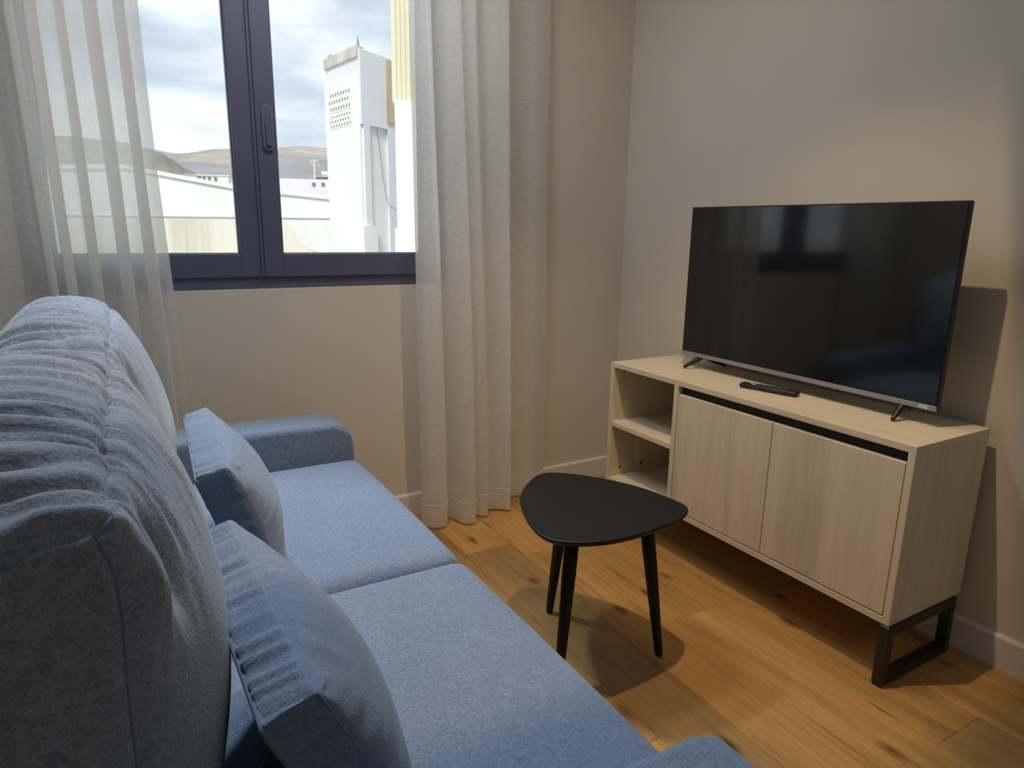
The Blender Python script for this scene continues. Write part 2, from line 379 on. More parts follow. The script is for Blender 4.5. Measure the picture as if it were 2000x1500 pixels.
# ------------------------------------------------------------------ curtains
def curtain(name, label, bottom, top, ztop, hem):
    root = empty(name, (bottom[len(bottom)//2][0], bottom[len(bottom)//2][1], 0.012)); org = root.location
    B, T = catmull(bottom, 10), catmull(top, 10); n = min(len(B), len(T))
    def sheet(nm, zs, mat, off):
        bm = bmesh.new(); rows = []
        for z in zs:
            f = z/ztop; f = f*f*(3-2*f)
            row = []
            for i in range(n):
                px = B[i][0]*(1-f)+T[i][0]*f; py = B[i][1]*(1-f)+T[i][1]*f
                w = noise.noise(Vector((px*9, z*1.3, 3.1)))*0.006
                row.append(bm.verts.new(Vector((px+w, py+w*0.8-off, z))-org))
            rows.append(row)
        for a, b in zip(rows[:-1], rows[1:]):
            for i in range(n-1): bm.faces.new((a[i], a[i+1], b[i+1], b[i]))
        return mesh_obj(nm, bm, mat, root, True)
    sheet('voile', [hem+(ztop-hem)*i/40 for i in range(41)], 'sheer_voile', 0)
    sheet('hem', [0.012+(hem-0.012)*i/6 for i in range(7)], 'sheer_hem', 0)
    bm = bmesh.new(); pts = [Vector((B[i][0], B[i][1]-0.001, hem))-org for i in range(n)]; tube(bm, pts, 0.0016, 4); mesh_obj('hem_stitch', bm, 'sheer_hem', root)
    tag(root, label, 'curtain', 'sheer curtains at the window'); return root
rb = [(0.965, 2.345), (0.985, 2.300), (1.040, 2.285), (1.072, 2.330), (1.078, 2.385), (1.098, 2.340), (1.120, 2.275), (1.165, 2.262), (1.186, 2.310), (1.190, 2.350), (1.212, 2.310), (1.245, 2.300), (1.262, 2.345), (1.290, 2.350), (1.330, 2.322), (1.352, 2.300), (1.362, 2.345), (1.380, 2.410), (1.450, 2.425), (1.530, 2.412), (1.600, 2.428)]
rt = [(0.945, 2.345), (0.965, 2.310), (0.995, 2.300), (1.015, 2.330), (1.020, 2.380), (1.040, 2.345), (1.075, 2.305), (1.110, 2.300), (1.128, 2.330), (1.130, 2.385), (1.150, 2.345), (1.175, 2.310), (1.205, 2.345), (1.222, 2.370), (1.270, 2.330), (1.318, 2.315), (1.330, 2.365), (1.350, 2.415), (1.430, 2.425), (1.500, 2.412), (1.572, 2.428)]
curtain('sheer_curtain', 'white sheer curtain hanging to the floor between window and TV cabinet', rb, rt, ZC-0.02, 0.105)
lt, lb = [], []
L = [(-0.43, 2.40), (-0.38, 2.36), (-0.33, 2.35), (-0.27, 2.37), (-0.215, 2.385), (-0.178, 2.36), (-0.170, 2.33), (-0.192, 2.375), (-0.188, 2.405), (-0.150, 2.39), (-0.128, 2.35), (-0.122, 2.325), (-0.148, 2.37), (-0.146, 2.405), (-0.105, 2.40), (-0.070, 2.36), (-0.060, 2.325), (-0.082, 2.37), (-0.080, 2.405), (-0.035, 2.41), (0.005, 2.37), (0.018, 2.33), (-0.012, 2.37), (-0.012, 2.405), (0.040, 2.41), (0.072, 2.37), (0.082, 2.335), (0.056, 2.37), (0.062, 2.405), (0.095, 2.39), (0.116, 2.35)]
for (x, y) in L: lt.append((x, y-0.01)); lb.append((x*1.06+0.038+0.02*noise.noise(Vector((x*14, 1, 2))), y-0.005+0.008*noise.noise(Vector((x*9, 5, 2)))))
curtain('sheer_curtain', 'white sheer curtain hanging behind the sofa back at the left of the window', lb, lt, ZC-0.02, 0.105)
# ceiling track
tr = box('curtain_track', (XL+0.02, 2.335, ZC-0.022), (XW-0.4, 2.405, ZC), 'ceiling_paint', None, 0.003); tag(tr, 'slim white ceiling track carrying the sheer curtains', 'curtain track')

# ------------------------------------------------------------------ ceiling lamps
def downlight(x, y, z, warm, energy, col, label, size=2.5, radius=0.035, blend=0.6, aim=None):
    r = empty('ceiling_light', (x, y, z)); tag(r, label, 'ceiling light', 'recessed ceiling lights')
    bm = bmesh.new(); n = 28
    prof = [(0.055, 0), (0.055, -0.004), (0.048, -0.007), (0.041, -0.003), (0.041, 0)]
    rings = [[bm.verts.new((a*math.cos(2*PI*k/n), a*math.sin(2*PI*k/n), h)) for k in range(n)] for a, h in prof]
    for A, B in zip(rings, rings[1:]+rings[:1]):
        for k in range(n): bm.faces.new((A[k], A[(k+1) % n], B[(k+1) % n], B[k]))
    bmesh.ops.recalc_face_normals(bm, faces=bm.faces); mesh_obj('trim_ring', bm, 'brass_lamp_ring', r, True)
    bm = bmesh.new(); bmesh.ops.create_circle(bm, cap_ends=True, radius=0.040, segments=24); bmesh.ops.translate(bm, verts=bm.verts, vec=(0, 0, -0.0015))
    mesh_obj('lens', bm, 'lamp_lens_warm' if warm else 'fill_lens_cool', r)
    l = bpy.data.lights.new('lamp', 'SPOT'); l.energy = energy; l.color = col; l.spot_size = size; l.spot_blend = blend; l.shadow_soft_size = radius
    lo = bpy.data.objects.new('lamp', l); link(lo, r); lo.location = (0, 0, -0.012)
    if aim: lo.rotation_euler = (Vector(aim)-Vector((x, y, z))).to_track_quat('-Z', 'Y').to_euler()
WARM = (1.0, 0.72, 0.43); COOL = (0.72, 0.86, 1.0); NEUT = (1.0, 0.90, 0.78)
downlight(1.07, 1.15, ZC, True, 70, WARM, 'round recessed ceiling light above the coffee table', 1.75, 0.014, 0.8)
def fill_panel(x, y, z, w, h, energy, col, label):  # added fill lights, built as unseen ceiling panels
    r = empty('fill_panel', (x, y, z)); tag(r, label, 'ceiling light', 'added flat fill light panels')
    bm = bmesh.new()
    for lo, hi in (((-w/2-0.02, -h/2-0.02, -0.018), (-w/2, h/2+0.02, 0)), ((w/2, -h/2-0.02, -0.018), (w/2+0.02, h/2+0.02, 0)), ((-w/2, -h/2-0.02, -0.018), (w/2, -h/2, 0)), ((-w/2, h/2, -0.018), (w/2, h/2+0.02, 0))): bm_box(bm, lo, hi)
    bmesh.ops.remove_doubles(bm, verts=bm.verts, dist=1e-5); mesh_obj('frame', bm, 'brass_lamp_ring', r)
    box('diffuser', (-w/2, -h/2, -0.008), (w/2, h/2, -0.002), 'fill_lens_cool', r)
    l = bpy.data.lights.new('lamp', 'AREA'); l.shape = 'RECTANGLE'; l.size = w; l.size_y = h; l.energy = energy; l.color = col
    lo = bpy.data.objects.new('lamp', l); link(lo, r); lo.location = (0, 0, -0.012)
downlight(0.26, 2.17, ZC, False, 175, (0.80, 0.91, 1.0), 'added round fill spot in the ceiling close to the window, tilted over the sofa', 1.10, 0.10, 0.75, (0.17, 1.12, 0.55))  # added spot, stands in for window daylight on the sofa
fill_panel(0.60, 1.80, ZC, 0.8, 0.22, 9.5, (0.90, 0.95, 1.0), 'added long fill light panel above the sofa seat')  # added fill, lifts walls, curtains and cabinet
fill_panel(1.45, -1.10, SOF_Z, 0.6, 0.6, 1.2, (1.0, 0.95, 0.88), 'added square fill light panel in the lowered ceiling behind the viewer')  # added weak fill from behind the viewer

# ------------------------------------------------------------------ tv cabinet
CX0, CX1, CY0, CY1, CZ0, CZ1 = 1.660, 2.012, 0.849, 2.049, 0.180, 0.677
TH = 0.019
cab = empty('tv_cabinet', (1.836, 1.449, 0)); CO = cab.location
tag(cab, 'pale oak TV cabinet with two doors, open shelves and black loop legs', 'cabinet')
def cb(name, lo, hi, mat, par=cab, bev=0.0008, seg=1): return box(name, lo, hi, mat, par, bev, seg, org=CO if par is cab else Vector(CO)+par.location)
cb('top_panel', (CX0, CY0, CZ1-TH), (CX1, CY1, CZ1), 'oak_laminate_long')
sp_r = cb('side_panel', (CX0, CY0, CZ0+TH), (CX1, CY0+TH, CZ1-TH), 'oak_laminate_vertical')
sp_l = cb('side_panel', (CX0, CY1-TH, CZ0+TH), (CX1, CY1, CZ1-TH), 'oak_laminate_vertical')
cb('bottom_panel', (CX0, CY0, CZ0), (CX1, CY1, CZ0+TH), 'oak_laminate_long')
DY0, DY1 = 1.673, 1.693
dv = cb('divider_panel', (CX0, DY0, CZ0+TH), (CX1-0.012, DY1, CZ1-TH), 'oak_laminate_vertical')
cb('shelf', (CX0+0.002, DY1, 0.418), (CX1-0.012, CY1-TH, 0.437), 'oak_laminate_long')
cb('back_panel', (CX1-0.012, CY0+TH, CZ0+TH), (CX1-0.004, CY1-TH, CZ1-TH), 'oak_laminate_vertical')
dz0, dz1 = CZ0+TH+0.004, 0.6285
mid = 1.2715
cb('door', (CX0+0.001, CY0+TH+0.003, dz0), (CX0+0.019, mid-0.0015, dz1), 'oak_laminate_vertical')
cb('door', (CX0+0.001, mid+0.0015, dz0), (CX0+0.019, DY0-0.003, dz1), 'oak_laminate_vertical')
cb('grip_recess', (CX0+0.022, CY0+TH, dz1-0.06), (CX0+0.034, DY0, CZ1-TH), 'black_recess')
def plug(par, x, y, z, sgn=-1):
    bm = bmesh.new(); bmesh.ops.create_cone(bm, cap_ends=True, segments=12, radius1=0.005, radius2=0.0042, depth=0.003, matrix=Matrix.Rotation(PI/2, 4, 'X'))
    o = mesh_obj('screw_cap', bm, 'black_plastic', par); o.location = Vector((x, y, z)) - CO - par.location
for x, z in ((1.715, 0.640), (1.715, 0.233), (1.83, 0.233)): plug(sp_l, x, CY1-TH-0.0012, z)
plug(dv, 1.685, DY0-0.0012, 0.648)
def leg_frame(y):
    x0, x1, t, zt = CX0-0.006, 1.986, 0.028, CZ0
    y0, y1 = y, y+0.028
    bm = bmesh.new()
    bm_box(bm, (x0, y0, 0.004), (x0+t, y1, zt-0.001), 0.002, 1); bm_box(bm, (x1-t, y0, 0.004), (x1, y1, zt-0.001), 0.002, 1)
    bm_box(bm, (x0+t, y0, zt-0.001-t), (x1-t, y1, zt-0.001), 0.001, 1); bm_box(bm, (x0+t, y0, 0.004), (x1-t, y1, 0.004+t), 0.001, 1)
    c = Vector(((x0+x1)/2, (y0+y1)/2, 0)); bmesh.ops.translate(bm, verts=bm.verts, vec=-c)
    o = mesh_obj('leg_frame', bm, 'black_steel', cab); o.location = c-CO
    for xx in (x0+0.004, x1-t+0.004):
        f = box('glide', (xx, y0+0.004, 0), (xx+0.02, y1-0.004, 0.0045), 'dark_grey_plastic', o, 0.001, 1, org=c)
leg_frame(0.842); leg_frame(2.049-0.035)

# ------------------------------------------------------------------ television
TX, TY0, TY1, TZ0, TZ1 = 1.870, 0.924, 1.882, 0.723, 1.2735
tv = empty('television', (1.90, 1.403, CZ1)); TO = tv.location
tag(tv, 'large flat black television standing on two splayed feet on the cabinet', 'television')
def tvb(name, lo, hi, mat, par=tv, bev=0.001, seg=1): return box(name, lo, hi, mat, par, bev, seg, org=TO if par is tv else TO+par.location)
tvb('casing', (TX+0.0015, TY0, TZ0), (TX+0.022, TY1, TZ1), 'black_plastic', bev=0.002)
tvb('screen', (TX, TY0+0.004, TZ0+0.0145), (TX+0.004, TY1-0.004, TZ1-0.004), 'tv_screen', bev=0.0004)
bz = tvb('bottom_bezel', (TX-0.002, TY0, TZ0-0.001), (TX+0.010, TY1, TZ0+0.0135), 'bezel_metal')
bm = bmesh.new(); prism(bm, [Vector((TX+0.022, TY0+a, TZ0+b))-TO for a, b in ((0.16, 0.03), (0.80, 0.03), (0.80, 0.30), (0.70, 0.36), (0.26, 0.36), (0.16, 0.30))], (0.045, 0, 0)); mesh_obj('rear_housing', bm, 'dark_grey_plastic', tv)
tvb('remote_sensor', (TX-0.001, 1.215, TZ0-0.006), (TX+0.010, 1.255, TZ0-0.0005), 'black_plastic')
# printed mark on the bezel
cu = bpy.data.curves.new('brand_mark', 'FONT'); cu.body = 'AVG'; cu.size = 0.0125; cu.extrude = 0.0002; cu.shear = 0.15; cu.offset = 0.0004
tmp = bpy.data.objects.new('tmp', cu); COL.objects.link(tmp); bpy.context.view_layer.update()
me = bpy.data.meshes.new_from_object(tmp.evaluated_get(bpy.context.evaluated_depsgraph_get())); bpy.data.objects.remove(tmp)
me.materials.clear(); me.materials.append(MATS['white_print'])
bmk = bpy.data.objects.new('brand_mark', me); link(bmk, bz)
# text x -> world -y, text y -> +z, normal -> -x
bmk.matrix_local = Matrix(((0, 0, -1, 0), (-1, 0, 0, 0), (0, 1, 0, 0), (0, 0, 0, 1)))
bmk.location = Vector((TX-0.0023, 0.972, TZ0+0.0018)) - TO - bz.location
def foot(yj, yf, yr):
    J = Vector((1.888, yj, TZ0+0.004)); F = Vector((1.829, yf, CZ1+0.005)); R = Vector((2.000, yr, CZ1+0.005))
    bm = bmesh.new()
    for E_, mid_ in ((F, 0.55), (R, 0.35)):
        P = [J + Vector((0, 0, 0.004)), J.lerp(E_, 0.25), J.lerp(E_, 0.6) , J.lerp(E_, 0.92), E_]
        tube(bm, P, 0.008, 8, taper=[0.0115, 0.0105, 0.008, 0.006, 0.0048])
    bmesh.ops.translate(bm, verts=bm.verts, vec=-TO); return mesh_obj('foot', bm, 'black_plastic', tv, True)
foot(1.782, 1.824, 1.775); foot(1.018, 1.014, 1.064)

# ------------------------------------------------------------------ remote control
rc = empty('remote_control', (1.811, 1.4165, CZ1), math.atan2(1.321-1.512, 1.836-1.786)); tag(rc, 'slim black remote control lying in front of the television', 'remote control')
bm = bmesh.new(); bm_box(bm, (-0.096, -0.0185, 0.001), (0.096, 0.0185, 0.017), 0.006, 3); mesh_obj('case', bm, 'black_plastic', rc, True)
def btn(x, y, sx, sy_, mat, h=0.0178):
    bm = bmesh.new(); bm_box(bm, (-sx, -sy_, 0.016), (sx, sy_, h), 0.0006, 1); o = mesh_obj('button', bm, mat, rc); o.location = (x, y, 0)
for i in range(6):
    for j in range(3): btn(-0.030+i*0.017, -0.0105+j*0.0105, 0.0050, 0.0034, 'dark_grey_plastic')
btn(-0.086, 0.008, 0.003, 0.003, 'dark_grey_plastic')
btn(-0.058, 0.001, 0.0075, 0.0032, 'white_print', 0.0172); btn(-0.049, -0.007, 0.0065, 0.0032, 'white_print', 0.0172)

# ------------------------------------------------------------------ coffee table
TT = 0.450
ct = empty('coffee_table', (1.068, 1.345, 0)); KO = ct.location
tag(ct, 'small black coffee table with rounded triangular top on three tapered legs', 'table')
def tri(scale=1.0):
    """outline of the rounded triangular top"""
    C = [(0.902, 1.483), (0.935, 1.532), (0.985, 1.582), (1.039, 1.623), (1.077, 1.636), (1.112, 1.627), (1.151, 1.594), (1.191, 1.55), (1.229, 1.491), (1.259, 1.431), (1.281, 1.365), (1.291, 1.292), (1.294, 1.247), (1.28, 1.217), (1.249, 1.194), (1.207, 1.178), (1.152, 1.17), (1.078, 1.164), (1.013, 1.165), (0.957, 1.174), (0.909, 1.192), (0.875, 1.212), (0.851, 1.236), (0.84, 1.267), (0.84, 1.306), (0.852, 1.359), (0.871, 1.416)]
    cen = Vector((1.068, 1.360)); n = len(C); P = []
    for i in range(n):
        q = [C[(i+k) % n] for k in (-1, 0, 1, 2)]
        for k in range(4):
            t = k/4
            P.append(Vector([0.5*((2*b)+(-a+c)*t+(2*a-5*b+4*c-d)*t*t+(-a+3*b-3*c+d)*t**3) for a, b, c, d in zip(*q)]))
    for _ in range(3): P = [(P[i-1]+P[i]*2+P[(i+1) % len(P)])/4 for i in range(len(P))]
    return [cen+(p-cen)*scale for p in P]
bm = bmesh.new(); rings = []
for sc_, z in ((0.86, TT-0.024), (0.955, TT-0.017), (0.992, TT-0.008), (1.0, TT-0.004), (0.996, TT-0.001), (0.985, TT)):
    rings.append([bm.verts.new(Vector((p.x, p.y, z))-KO) for p in tri(sc_)])
bm.faces.new(rings[0][::-1]); bm.faces.new(rings[-1])
for A, B in zip(rings[:-1], rings[1:]):
    n = len(A)
    for i in range(n): bm.faces.new((A[i], A[(i+1) % n], B[(i+1) % n], B[i]))
bmesh.ops.recalc_face_normals(bm, faces=bm.faces)
tp_ = mesh_obj('tabletop', bm, 'black_lacquer', ct, True)
for p in tp_.data.polygons:
    if len(p.vertices) > 4: p.use_smooth = False
def table_leg(tx, ty, fx, fy):
    a, b = Vector((tx, ty, TT-0.022))-KO, Vector((fx, fy, 0.0))-KO
    P = [a.lerp(b, t) for t in (0, 0.3, 0.7, 0.965, 0.99, 1.0)]
    bm = bmesh.new(); tube(bm, P, 0.02, 18, taper=[0.0195, 0.0185, 0.0145, 0.0115, 0.0100, 0.0065])
    mesh_obj('leg', bm, 'black_lacquer', ct, True)
table_leg(1.178, 1.272, 1.232, 1.240); table_leg(1.063, 1.490, 1.078, 1.578); table_leg(0.955, 1.300, 0.905, 1.272)

# ------------------------------------------------------------------ sofa
sofa = empty('sofa', (0.13, 1.265, 0)); SO = sofa.location
tag(sofa, 'blue-grey fabric two-seat sofa along the left with loose back cushions', 'sofa')
def grid_cushion(size, rad, n, bulge, wrinkle=None):
    """closed cushion: rounded box whose six faces puff out; bulge = (x-,x+,y-,y+,z-,z+) in metres.
    returns bmesh and the map used, so that seams can follow it"""
    hx, hy, hz = (s/2 for s in size)
    def fmap(a, b, c):
        p = Vector((a*hx, b*hy, c*hz)); r = rad
        q = Vector((max(-hx+r, min(hx-r, p.x)), max(-hy+r, min(hy-r, p.y)), max(-hz+r, min(hz-r, p.z))))
        d = p-q
        if d.length > 1e-9: p = q + d.normalized()*r
        ea, eb, ec = max(0, 1-a*a)**0.7, max(0, 1-b*b)**0.7, max(0, 1-c*c)**0.7
        p.x += (bulge[1]*max(0, a)**3 - bulge[0]*max(0, -a)**3)*eb*ec
        p.y += (bulge[3]*max(0, b)**3 - bulge[2]*max(0, -b)**3)*ea*ec
        p.z += (bulge[5]*max(0, c)**3 - bulge[4]*max(0, -c)**3)*ea*eb
        if wrinkle: p += wrinkle(a, b, c, p)
        return p
    bm = bmesh.new(); T = [math.sin(PI/2*(2*i/n-1))*0.45+(2*i/n-1)*0.55 for i in range(n+1)]; T[0], T[-1] = -1, 1
    for ax in range(3):
        for s in (-1, 1):
            g = []
            for u in T:
                row = []
                for v in T:
                    abc = [0, 0, 0]; abc[ax] = s; abc[(ax+1) % 3] = u; abc[(ax+2) % 3] = v
                    row.append(bm.verts.new(fmap(*abc)))
                g.append(row)
            for i in range(n):
                for j in range(n):
                    f = (g[i][j], g[i+1][j], g[i+1][j+1], g[i][j+1])
                    bm.faces.new(f if s > 0 else f[::-1])
    bmesh.ops.remove_doubles(bm, verts=bm.verts, dist=1e-6)
    return bm, fmap
def seam_loop(fmap, ax, s, n=40, out=0.0):
    P = []
    T = [2*i/n-1 for i in range(n)]
    def pt(u, v):
        abc = [0, 0, 0]; abc[ax] = s; abc[(ax+1) % 3] = u; abc[(ax+2) % 3] = v; return fmap(*abc)
    for t in T: P.append(pt(t, -1))
    for t in T: P.append(pt(1, t))
    for t in T: P.append(pt(-t, 1))
    for t in T: P.append(pt(-1, -t))
    return P
def ridge(y, seed, f):
    return noise.noise(Vector((y*f, seed, 0.3)))

# base, arms, back frame
def sb(name, lo, hi, mat, bev, seg=4, par=sofa): return box(name, lo, hi, mat, par, bev, seg, org=SO, smooth=False)
AY0, AY1, BY0, BY1 = 0.335, 0.497, 2.040, 2.205      # near arm, far arm
def arm(y0, y1, up=0.0):
    prof = [(-0.36, 0.10), (0.585, 0.10), (0.607, 0.12), (0.612, 0.30), (0.612, 0.495), (0.604, 0.532), (0.584, 0.556), (0.548, 0.570), (0.40, 0.575), (0.10, 0.576), (-0.36, 0.576)]
    yc = (y0+y1)/2; bm = bmesh.new()
    prism(bm, [Vector((a+up*0.6, y0, z+(up if z > 0.4 else 0))) - Vector((SO.x, yc, 0)) for a, z in prof], (0, y1-y0, 0))
    es = [e for e in bm.edges if abs(e.verts[0].co.y-e.verts[1].co.y) < 1e-6]
    bmesh.ops.bevel(bm, geom=es, offset=0.020, segments=4, profile=0.55, affect='EDGES', clamp_overlap=True)
    o = mesh_obj('arm', bm, 'sofa_fabric', sofa, True); o.location = Vector((SO.x, yc, 0))-SO
    return o
arm(BY0, BY1); arm(AY0, AY1, 0.014)
sb('base', (-0.36, AY1, 0.09), (0.60, BY0, 0.30), 'sofa_fabric_dark', 0.012)
sb('back_frame', (-0.385, AY0, 0.10), (-0.255, BY1, 0.78), 'sofa_fabric_dark', 0.03)
for x in (-0.30, 0.53):
    for y in (AY0+0.06, BY1-0.06):
        bm = bmesh.new(); tube(bm, [Vector((x, y, 0.105))-SO, Vector((x, y, 0.0))-SO], 0.02, 14, taper=[0.022, 0.016]); mesh_obj('leg', bm, 'sofa_leg_black', sofa, True)
# seat cushions
YM = 1.265
def seat(y0, y1, sd):
    size = (0.86, y1-y0, 0.165); c = Vector((0.19, (y0+y1)/2, 0.372))
    wr = lambda a, b, p_c, p: Vector((0, 0, 0.0025*noise.noise(Vector((p.x*5, p.y*5, sd)))))
    bm, fm = grid_cushion(size, 0.034, 30, (0, 0.012, 0, 0, 0, 0.012), wr)
    o = mesh_obj('seat_cushion', bm, 'sofa_fabric', sofa, True); o.location = c-SO
seat(AY1+0.002, YM-0.002, 1.0); seat(YM+0.002, BY0-0.002, 4.0)
# back cushions: puffed front, gathered top panel
def back(y0, y1, sd, dz, lean, nearsag):
    size = (0.190, y1-y0, 0.525); c = Vector((-0.1165, (y0+y1)/2, 0.7075+dz))
    rg = random.Random(int(sd*100)); CR = []
    yi = -0.36
    while yi < 0.36: CR.append((yi, rg.uniform(0.005, 0.011), rg.uniform(0.004, 0.008), rg.uniform(0.0, 0.03), rg.uniform(-0.3, 0.8))); yi += rg.uniform(0.024, 0.058)
    def wr(a, b, cc, p):
        d = Vector((0, 0, 0)); y = p.y
        if cc > 0.2:                                   # gathers across the top panel
            k = cc**4
            for yi, dep, wid, cur, ph in CR:
                yy = y-yi-cur*(a-ph)**2-0.006*noise.noise(Vector((a*2.5, yi*30, sd)))
                if abs(yy) < 0.05:
                    ex = 0.45+0.55*min(1.0, max(0.0, 1.25-abs(a-ph)))
                    d.z -= k*ex*dep*(math.exp(-(yy/wid)**2)-0.55*math.exp(-((yy-2.6*wid)/(2.2*wid))**2))
            w = ridge(y, sd, 26)+0.8*ridge(y+0.02*a, sd+7, 60)
            d.z += 0.0055*w*k
        if a > 0.2:                                    # short folds radiating from the front seam
            k = a**4*max(0, cc)**2
            for yi, dep, wid, cur, ph in CR:
                yy = y-yi+0.10*(1-cc)*(0.4+ph)
                if abs(yy) < 0.05: d.x -= 0.9*dep*math.exp(-(yy/(wid*1.3))**2)*a**4*max(0.0, cc-0.35)/0.65*(0.5+0.5*math.sin(yi*97))
            d.x += 0.0065*(ridge(y+0.05*(1-cc), sd+11, 30)+0.5*ridge(y, sd+17, 60))*k
            d.x += 0.004*noise.noise(Vector((y*9, p.z*6, sd)))*a**4
            d.x += 0.012*math.exp(-((b+0.90)/0.07)**2-((cc-0.74)/0.16)**2)*a**4 - 0.014*math.exp(-((b+0.74)/0.07)**2-((cc-0.70)/0.2)**2)*a**4
        if cc > 0.1:                                   # soft sag of both top corners
            e = max(0.0, abs(b)-0.55)/0.45
            d.z -= 0.030*max(0.0, -a-0.1)**2.2*cc
            d.z -= (0.046 if b > 0 else nearsag)*e**2.4*cc
            d.z -= 0.016*math.exp(-((b+1.0)/0.16)**2-((a-0.25)/0.22)**2)*cc**6   # tuck at the near corner
        return d
    bm, fm = grid_cushion(size, 0.014, 120, (0.015, 0.098, 0.014, 0.014, 0.0, 0.040), wr)
    for v in bm.verts: v.co.x -= lean*(v.co.z)
    o = mesh_obj('back_cushion', bm, 'sofa_fabric_lit', sofa, True); o.location = c-SO
    for s in (-1, 1):
        P = [Vector((p.x-lean*p.z, p.y, p.z)) for p in seam_loop(fm, 0, s)]
        b2 = bmesh.new(); tube(b2, P, 0.0018, 5, True); mesh_obj('seam', b2, 'piping_fabric', o, True)
back(AY1+0.014, YM-0.020, 2.3, 0.014, 0.0, 0.004); back(YM+0.004, BY0-0.01, 9.1, 0.012, 0.0, 0.055)

# ------------------------------------------------------------------ throw pillows
def pillow(label, yc, base_x, tilt, sd, rz=0.0, width=0.455, height=0.325, zb=0.487):
    r = empty('throw_pillow', (base_x, yc, zb)); r.rotation_euler = (0, -tilt, rz)
    tag(r, label, 'pillow', 'throw pillows on the sofa')
    size = (0.060, width, height)
    def wr(a, b, c, p):
        d = Vector((0, 0, 0))
        if abs(c) > 0.2:
            k = abs(c)**6*math.copysign(1, c)
            g = 1-abs(a)**8
            d.z += 0.0070*(ridge(p.y+0.30*p.x, sd, 75)+0.7*ridge(p.y+0.35*p.x, sd+5, 135))*k*g*(0.75-0.35*a)
            d.z += 0.005*k*g
        if abs(b) > 0.2:
            k = abs(b)**6*math.copysign(1, b); d.y += 0.0050*ridge(p.z, sd+2, 55)*k*(1-abs(a)**8)
        if abs(a) > 0.2:
            ed = max(abs(b), abs(c)); k = abs(a)**3*math.copysign(1, a)
            d.x += 0.0090*ridge(p.y if abs(c) > abs(b) else p.z, sd+9, 45)*k*ed**4*(1-ed**14)
            d.x += 0.003*noise.noise(Vector((p.y*10, p.z*10, sd)))*k*(1-ed**14)
        # seams pull in a little between the corners
        d.z -= 0.012*(1-b*b)*0.0
        d.y -= math.copysign(0.008, b)*abs(b)**4*(1-c*c)
        return d
    bm, fm = grid_cushion(size, 0.007, 84, (0.008, 0.062, 0, 0, 0, 0), wr)
    off = Vector((-0.030, 0, height/2))
    o = mesh_obj('cover', bm, 'pillow_fabric', r, True); o.location = off
    for s, rr in ((-1, 0.0042), (1, 0.0014)):
        b2 = bmesh.new(); tube(b2, seam_loop(fm, 0, s), rr, 6, True); mesh_obj('piping' if s < 0 else 'seam', b2, 'piping_fabric', o, True)
    return r
pillow('blue-grey throw pillow leaning on the back cushion beside the far sofa arm', 1.475, 0.237, math.radians(18), 1.7, -0.04, height=0.284, zb=0.484)
pillow('blue-grey throw pillow leaning on the nearest back cushion', 0.795, 0.238, math.radians(24), 5.2, 0.03, height=0.290, zb=0.489)

# ------------------------------------------------------------------ outside
GZ = -8.0
structure(box('ground', (-900, 3.2, GZ-1), (1500, 1600, GZ), 'street_ground'))
def ext_poly(name, pix, Y, depth, mat, parent=None, org=None, zb=None):
    """wall of a building: outline given at distance Y, running back by depth"""
    P = [at(px, py, Y) for px, py in pix]
    if zb is not None: P = P + [Vector((P[-1].x, Y, zb)), Vector((P[0].x, Y, zb))]
    o_ = Vector(org) if org is not None else Vector((0, 0, 0))
    bm = bmesh.new(); prism(bm, [p-o_ for p in P], (0, depth, 0)); return mesh_obj(name, bm, mat, parent)
# long white building with a sloping parapet
wb = empty('white_building', (2.0, 14.0, GZ)); tag(wb, 'long white rendered building with a gently sloping roof edge below the hills', 'building')
ext_poly('wall', [(-60, 322), (240, 321), (306, 333), (470, 364), (560, 373), (690, 388)], 14.0, 7, 'white_render', wb, wb.location, GZ)
bm = bmesh.new(); P = [at(*p, 13.96) for p in [(-60, 322), (240, 321), (306, 333), (470, 364), (560, 373), (690, 388)]]
prism(bm, [p-wb.location for p in P]+[p-wb.location-Vector((0, 0, 0.07)) for p in P[::-1]], (0, 0.25, 0)); mesh_obj('coping', bm, 'white_render', wb)
ext_poly('ledge', [(-60, 415), (700, 424), (700, 427), (-60, 418)], 13.97, 0.05, 'white_render', wb, wb.location)
# nearer stained yard wall
yw = empty('yard_wall', (1.0, 9.5, GZ)); tag(yw, 'low beige stained wall with a diagonal broken end under the white building', 'wall')
ext_poly('wall', [(-60, 428), (430, 428), (560, 434), (572, 446), (586, 470), (602, 484), (640, 500)], 9.5, 0.35, 'stained_render', yw, yw.location, GZ)
# pink-white flat roof house with solar heater and antenna
ph = empty('flat_roof_house', (4.0, 22.0, GZ)); tag(ph, 'pale pinkish flat-roofed house behind the white building', 'building')
ext_poly('wall', [(480, 346), (600, 350), (700, 352)], 22.0, 6, 'pink_render', ph, ph.location, GZ)
for a, b in ((613, 360), (631, 360)):
    c = at(a, b, 21.98); box('vent', c-Vector((0.05, 0.01, 0.05)), c+Vector((0.05, 0.015, 0.05)), 'dark_opening', ph, org=ph.location)
sh = empty('solar_water_heater', at(632, 351, 23.2)); tag(sh, 'dark solar water heater with a white tank on the pinkish roof', 'solar heater')
A, B = at(617, 350, 23.0), at(652, 350, 23.0); C_, D_ = at(652, 343, 23.9), at(627, 343, 23.9)
bm = bmesh.new(); prism(bm, [p-sh.location for p in (A, B, C_, D_)], (0, 0.03, 0.06)); mesh_obj('panel', bm, 'solar_glass', sh)
bm = bmesh.new(); tube(bm, [at(629, 341, 23.9)-sh.location, at(652, 341, 23.9)-sh.location], 0.10, 14); mesh_obj('tank', bm, 'white_render', sh, True)
